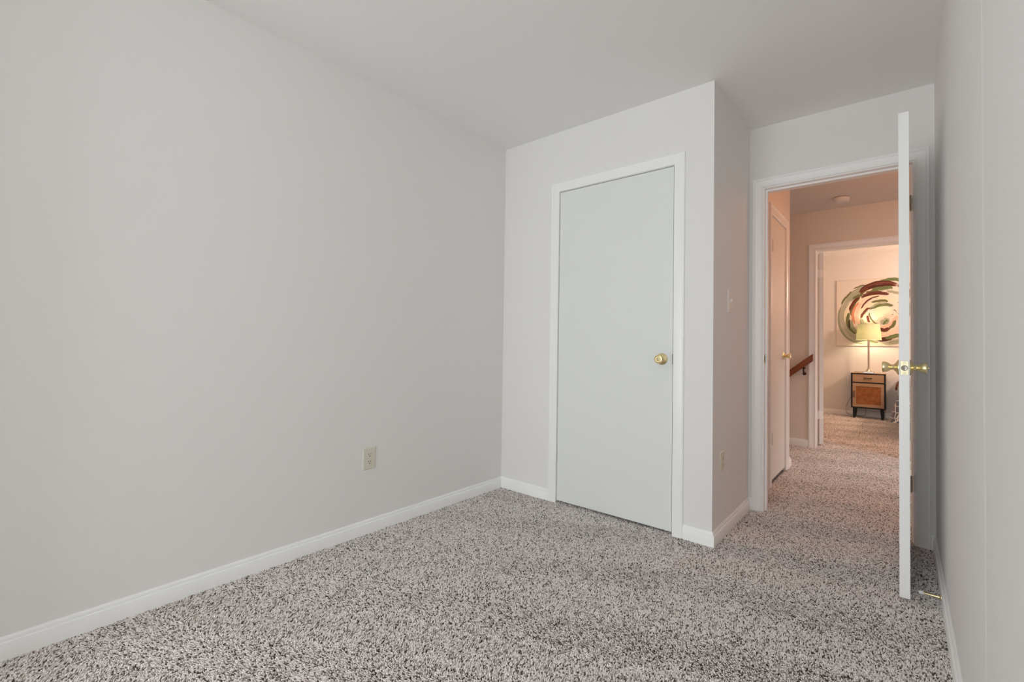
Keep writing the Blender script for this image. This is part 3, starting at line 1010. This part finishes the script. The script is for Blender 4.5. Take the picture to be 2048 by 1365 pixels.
    # left flank
    S('olive', 0.045, [(0.29, 0.735), (0.225, 0.66), (0.19, 0.56), (0.185, 0.46)], 7, 0.006)
    S('rust', 0.036, [(0.285, 0.735), (0.225, 0.675), (0.185, 0.60), (0.163, 0.53)], 6, 0.004)
    S('olive', 0.048, [(0.155, 0.50), (0.140, 0.40), (0.155, 0.30), (0.21, 0.215), (0.245, 0.185)], 8, 0.004)
    S('black', 0.022, [(0.165, 0.40), (0.158, 0.33), (0.163, 0.27)], 5, 0.004)
    S('sage', 0.040, [(0.185, 0.40), (0.195, 0.30), (0.24, 0.22), (0.32, 0.16)], 7, 0.006)
    S('coral', 0.030, [(0.275, 0.66), (0.215, 0.55), (0.205, 0.43), (0.225, 0.33)], 6, 0.006)
    S('peach', 0.050, [(0.30, 0.64), (0.255, 0.54), (0.25, 0.42), (0.29, 0.31)], 7, 0.008)
    # inner rings
    S('cream', 0.055, [(0.70, 0.66), (0.55, 0.665), (0.42, 0.63), (0.345, 0.53), (0.33, 0.42), (0.38, 0.31)], 9)
    S('olive', 0.036, [(0.42, 0.648), (0.50, 0.668), (0.57, 0.668), (0.62, 0.655)], 6, 0.005)
    S('olive', 0.044, [(0.395, 0.545), (0.45, 0.580), (0.53, 0.605), (0.62, 0.605), (0.68, 0.59)], 7, 0.008)
    S('sage', 0.026, [(0.415, 0.57), (0.50, 0.625), (0.60, 0.635)], 5, 0.006)
    S('rust', 0.034, [(0.305, 0.415), (0.325, 0.485), (0.365, 0.535), (0.405, 0.575)], 6, 0.008)
    S('rust', 0.030, [(0.382, 0.455), (0.385, 0.40), (0.405, 0.355)], 6, 0.006)
    S('sage', 0.055, [(0.305, 0.41), (0.32, 0.35), (0.37, 0.30), (0.44, 0.28)], 8, 0.008)
    S('olive', 0.016, [(0.40, 0.50), (0.41, 0.43), (0.45, 0.36), (0.53, 0.31)], 4, 0.006)
    S('pale', 0.17, [(0.47, 0.47), (0.55, 0.50), (0.66, 0.49)], 12, 0.004)
    S('pink', 0.07, [(0.50, 0.41), (0.58, 0.41), (0.68, 0.46)], 9)
    S('sage', 0.075, [(0.53, 0.34), (0.585, 0.365), (0.62, 0.41)], 9, 0.010)
    S('green', 0.030, [(0.555, 0.32), (0.585, 0.355), (0.605, 0.395)], 5, 0.010)
    S('peach', 0.06, [(0.43, 0.27), (0.55, 0.26), (0.66, 0.33), (0.72, 0.45)], 8)
    S('olive', 0.040, [(0.625, 0.255), (0.675, 0.31), (0.70, 0.38)], 7, 0.006)
    S('rust', 0.052, [(0.52, 0.255), (0.575, 0.235), (0.635, 0.265)], 8, 0.006)
    S('pink', 0.050, [(0.48, 0.20), (0.60, 0.185), (0.72, 0.26), (0.80, 0.38)], 8)
    S('olive', 0.030, [(0.40, 0.085), (0.45, 0.06), (0.50, 0.055)], 5, 0.006)
    S('dark', 0.060, [(0.44, 0.135), (0.52, 0.105), (0.60, 0.105), (0.66, 0.12)], 9, 0.006)
    S('green', 0.055, [(0.58, 0.125), (0.66, 0.135), (0.74, 0.165), (0.82, 0.24)], 9, 0.012)
    S('sage', 0.060, [(0.62, 0.06), (0.70, 0.075), (0.80, 0.13)], 8, 0.012)
    # right side, behind the open door
    S('rust', 0.060, [(0.72, 0.89), (0.84, 0.80), (0.90, 0.66), (0.91, 0.52)], 9)
    S('olive', 0.050, [(0.80, 0.75), (0.84, 0.60), (0.83, 0.45), (0.78, 0.32)], 8)
    S('sage', 0.050, [(0.82, 0.93), (0.93, 0.78), (0.97, 0.58), (0.95, 0.38), (0.86, 0.20)], 8)
    for _ in range(12):
        cu, cv = rng.uniform(0.66, 0.78), rng.uniform(0.44, 0.66)
        S('black', 0.006, [(cu, cv), (cu + 0.006, cv + 0.002), (cu + 0.012, cv + 0.003)], 1, 0)
    obj('brushwork', bm, mats, t)


build_painting()

# ------------------------------------------------------------------ bed seen past the open door
BX0, BX1, BY0, BY1 = 2.190, 3.70, 4.34, 6.20
t = thing('bed', ((BX0 + BX1) / 2, (BY0 + BY1) / 2, 0), 'bed with a grey and white trellis cover, its corner just showing past the open door', 'bed')
obj('frame', B((BX0 + 0.02, BX1 - 0.02, BY0 + 0.02, BY1 - 0.01, 0.14, 0.30)), 'ns_black', t)
for lx in (BX0 + 0.06, BX1 - 0.06):
    for ly in (BY0 + 0.06, BY1 - 0.06):
        obj('leg', B((lx - 0.025, lx + 0.025, ly - 0.025, ly + 0.025, -0.002, 0.14)), 'ns_black', t)
obj('mattress', B((BX0 + 0.012, BX1 - 0.012, BY0 + 0.012, BY1 - 0.004, 0.30, 0.600), bev=0.03), 'mattress', t)
# cover: top sheet with flared, wavy drop on three sides
bm = bmesh.new()
rings = []
nper = []
for (ax, ay, bx_, by_, k) in ((BX0, BY1 - 0.003, BX0, BY0, 60), (BX0, BY0, BX1, BY0, 48), (BX1, BY0, BX1, BY1 - 0.003, 60)):
    for i in range(k):
        f = i / k
        nper.append((ax + (bx_ - ax) * f, ay + (by_ - ay) * f))
nper.append((BX1, BY1 - 0.003))
cxm, cym = (BX0 + BX1) / 2, (BY0 + BY1) / 2
levels = [(0.622, -0.05, 0), (0.615, -0.012, 0), (0.597, 0.004, 0), (0.47, 0.020, 0.3), (0.34, 0.046, 0.7), (0.205, 0.070, 1.0)]
for z, out, wv in levels:
    row = []
    for i, (px, py) in enumerate(nper):
        d = Vector((0, 0))
        if px <= BX0 + 1e-6:
            d.x -= 1
        if px >= BX1 - 1e-6:
            d.x += 1
        if py <= BY0 + 1e-6:
            d.y -= 1
        d = d.normalized() if d.length else Vector((0, -1))
        dc = math.hypot(px - BX0, py - BY0)
        o2 = out * 0.45 + wv * (0.010 * math.sin(i * 0.75) + 0.075 * math.exp(-(dc / 0.10) ** 2))
        row.append(bm.verts.new((px + d.x * o2, py + (d.y * o2 if py < BY1 - 0.01 else 0), z + wv * 0.010 * math.sin(i * 0.4))))
    rings.append(row)
for A, C in zip(rings, rings[1:]):
    for k in range(len(A) - 1):
        bm.faces.new((A[k], A[k + 1], C[k + 1], C[k]))
bm.faces.new(rings[0])
obj('bed_cover', bm, 'trellis', t, smooth=True)
# folded brown throw over the foot corner
bm = bmesh.new()
rows = []
prof = [(0.62, 0.630), (0.30, 0.634), (0.05, 0.632), (-0.006, 0.628), (-0.022, 0.612), (-0.030, 0.585), (-0.036, 0.548)]
for i in range(9):
    f = i / 8
    y = BY0 + 0.06 + 0.46 * f
    rows.append([bm.verts.new((BX0 + a + 0.004 * math.sin(3 * f * PI), y, z + 0.003 * math.sin(7 * f) * (1 if z > 0.625 else 0))) for a, z in prof])
for A, C in zip(rows, rows[1:]):
    for k in range(len(A) - 1):
        bm.faces.new((A[k], A[k + 1], C[k + 1], C[k]))
th = obj('throw_blanket', bm, 'throw', smooth=True)
sol = th.modifiers.new('thickness', 'SOLIDIFY')
sol.thickness = 0.012
sol.offset = 1
tag(th, 'mottled dark brown throw blanket hanging over the edge of the bed', 'blanket')

# ------------------------------------------------------------------ carpeted floor


def carpet(name):
    rng = np.random.default_rng(11)
    V, Fq, Ft, yarn = [], [], [], []
    NS = 4

    def tufts(x0, x1, y0, y1, sp, hgt, r):
        nx, ny = int((x1 - x0) / sp), int((y1 - y0) / (sp * 0.87))
        gx, gy = np.meshgrid(np.arange(nx), np.arange(ny))
        px = x0 + (gx + 0.5 + 0.5 * (gy % 2)) * sp
        py = y0 + (gy + 0.5) * sp * 0.87
        px = (px + rng.normal(0, 0.17, px.shape) * sp).ravel()
        py = (py + rng.normal(0, 0.17, py.shape) * sp).ravel()
        k = (px > x0 + 0.002) & (px < x1 - 0.002) & (py > y0 + 0.002) & (py < y1 - 0.002) & (py > -3.05 + 0.88 * px)
        px, py = px[k], py[k]
        n = len(px)
        # vacuum tracks: the nap of neighbouring strips is brushed opposite ways
        s = (py - 0.40 * px) / 0.25 + 0.20 * np.sin(px * 2.7 + 1.0) + 0.10 * np.sin(py * 3.1 + px * 4.0)
        cell = rng.normal(0, 1, (64, 64))
        gx_, gy_ = (px + 1.0) / 0.11, (py + 4.0) / 0.11
        ix, iy = gx_.astype(int) % 63, gy_.astype(int) % 63
        fx, fy = gx_ - np.floor(gx_), gy_ - np.floor(gy_)
        fx, fy = fx * fx * (3 - 2 * fx), fy * fy * (3 - 2 * fy)
        mott = (cell[ix, iy] * (1 - fx) + cell[ix + 1, iy] * fx) * (1 - fy) + (cell[ix, iy + 1] * (1 - fx) + cell[ix + 1, iy + 1] * fx) * fy
        nap = np.tanh(2.0 * np.sin(PI * s) + 0.7 * mott) * np.where(py > Y2, 0.40, 1.0)
        ang = rng.uniform(0, 2 * PI, n)
        lean = np.abs(rng.normal(0, 0.30, n))
        lx = lean * np.cos(ang)
        ly = lean * np.sin(ang) + 0.72 * nap
        h = hgt * rng.uniform(0.78, 1.15, n)
        rr = r * rng.uniform(0.8, 1.2, n)
        rot = rng.uniform(0, 2 * PI, n)
        asp = rng.uniform(0.65, 1.0, n)
        base = sum(len(v) for v in V)
        ring = []
        for zf, rf in ((0.0, 0.95), (0.55, 1.12), (0.88, 0.80)):
            for q in range(NS):
                a = 2 * PI * q / NS
                ex, ey = np.cos(a) * rr * rf, np.sin(a) * rr * rf * asp
                ring.append(np.stack([px + ex * np.cos(rot) - ey * np.sin(rot) + lx * h * zf ** 1.4,
                                      py + ex * np.sin(rot) + ey * np.cos(rot) + ly * h * zf ** 1.4, -0.009 + h * zf], -1))
        ring.append(np.stack([px + lx * h, py + ly * h, -0.009 + h], -1))
        v = np.stack(ring, 1).reshape(-1, 3)
        V.append(v)
        idx = base + np.arange(n)[:, None] * (3 * NS + 1)
        for rg in range(2):
            for q in range(NS):
                q2 = (q + 1) % NS
                Fq.append(np.concatenate([idx + rg * NS + q, idx + rg * NS + q2, idx + rg * NS + NS + q2, idx + rg * NS + NS + q], 1))
        for q in range(NS):
            Ft.append(np.concatenate([idx + 2 * NS + q, idx + 2 * NS + (q + 1) % NS, idx + 3 * NS], 1))
        y = rng.uniform(0, 1, n)
        yarn.append(np.repeat(y, 3 * NS + 1))

    hg = 0.0080
    tufts(0.0, X2, -2.55, 0.0, 0.0050, hg, 0.0026)
    tufts(CX0, CX1, 0.0, 0.10, 0.0050, 0.0080, 0.0026)
    tufts(X1, X2, 0.0, Y2, 0.0050, hg, 0.0026)
    tufts(DX0, DX1, Y2, YD, 0.0052, hg, 0.0027)
    tufts(XH, 2.50, YD, YC, 0.0053, hg, 0.0028)
    tufts(1.30, 2.50, YC, YF, 0.0056, hg, 0.0029)
    tufts(EX0, EX1, YF, YG, 0.0060, hg, 0.0031)
    tufts(1.05, 2.50, YG, YB, 0.0064, hg, 0.0033)
    # backing slabs
    slabs = [(-0.1, X2, YK, 0.9), (XH - 0.11, 4.4, 0.9, YC), (1.30, 4.4, YC, YF), (0.2, 4.5, YF, YB + 0.1)]
    for x0, x1, y0, y1 in slabs:
        base = sum(len(v) for v in V)
        V.append(np.array([(x, y, z) for x in (x0, x1) for y in (y0, y1) for z in (-0.06, -0.0085)], float))
        yarn.append(np.zeros(8))
        Fq.append(base + np.array([(0, 1, 3, 2), (4, 6, 7, 5), (0, 4, 5, 1), (2, 3, 7, 6), (0, 2, 6, 4), (1, 5, 7, 3)]))
    Vv = np.concatenate(V).astype(np.float32)
    nslab = len(slabs)
    fq = np.concatenate(Fq).astype(np.int32)
    ft = np.concatenate(Ft).astype(np.int32)
    me = bpy.data.meshes.new(name)
    me.vertices.add(len(Vv))
    me.vertices.foreach_set('co', Vv.ravel())
    loops = np.concatenate([fq.ravel(), ft.ravel()])
    me.loops.add(len(loops))
    me.loops.foreach_set('vertex_index', loops)
    nf = len(fq) + len(ft)
    me.polygons.add(nf)
    st = np.concatenate([np.arange(len(fq)) * 4, len(fq) * 4 + np.arange(len(ft)) * 3]).astype(np.int32)
    me.polygons.foreach_set('loop_start', st)
    mi = np.zeros(nf, np.int32)
    mi[len(fq) - 6 * nslab:len(fq)] = 1
    me.polygons.foreach_set('material_index', mi)
    me.polygons.foreach_set('use_smooth', np.ones(nf, bool))
    at = me.attributes.new('yarn', 'FLOAT', 'POINT')
    at.data.foreach_set('value', np.concatenate(yarn).astype(np.float32))
    me.materials.append(M['yarn'])
    me.materials.append(M['backing'])
    me.update(calc_edges=True)
    o = bpy.data.objects.new(name, me)
    COL.objects.link(o)
    return struct(o)


carpet('floor')
# carpeted stair nosing and the first steps down
bm = bmesh.new()
for i in range(3):
    xr = 1.30 - 0.26 * i
    zt = -0.0085 - 0.19 * i
    pts = [(xr, zt), (xr - 0.018, zt - 0.003), (xr - 0.030, zt - 0.014), (xr - 0.032, zt - 0.026), (xr - 0.022, zt - 0.036), (xr - 0.012, zt - 0.04),
           (xr - 0.012, zt - 0.19), (xr - 0.27, zt - 0.19), (xr - 0.27, zt - 0.24), (xr, zt - 0.24)]
    A = [bm.verts.new((x, YC, z)) for x, z in pts]
    C = [bm.verts.new((x, YF, z)) for x, z in pts]
    for k in range(len(pts)):
        k2 = (k + 1) % len(pts)
        bm.faces.new((A[k], A[k2], C[k2], C[k]))
    bm.faces.new(A)
    bm.faces.new(C)
struct(obj('stair_floor', bm, 'backing'))
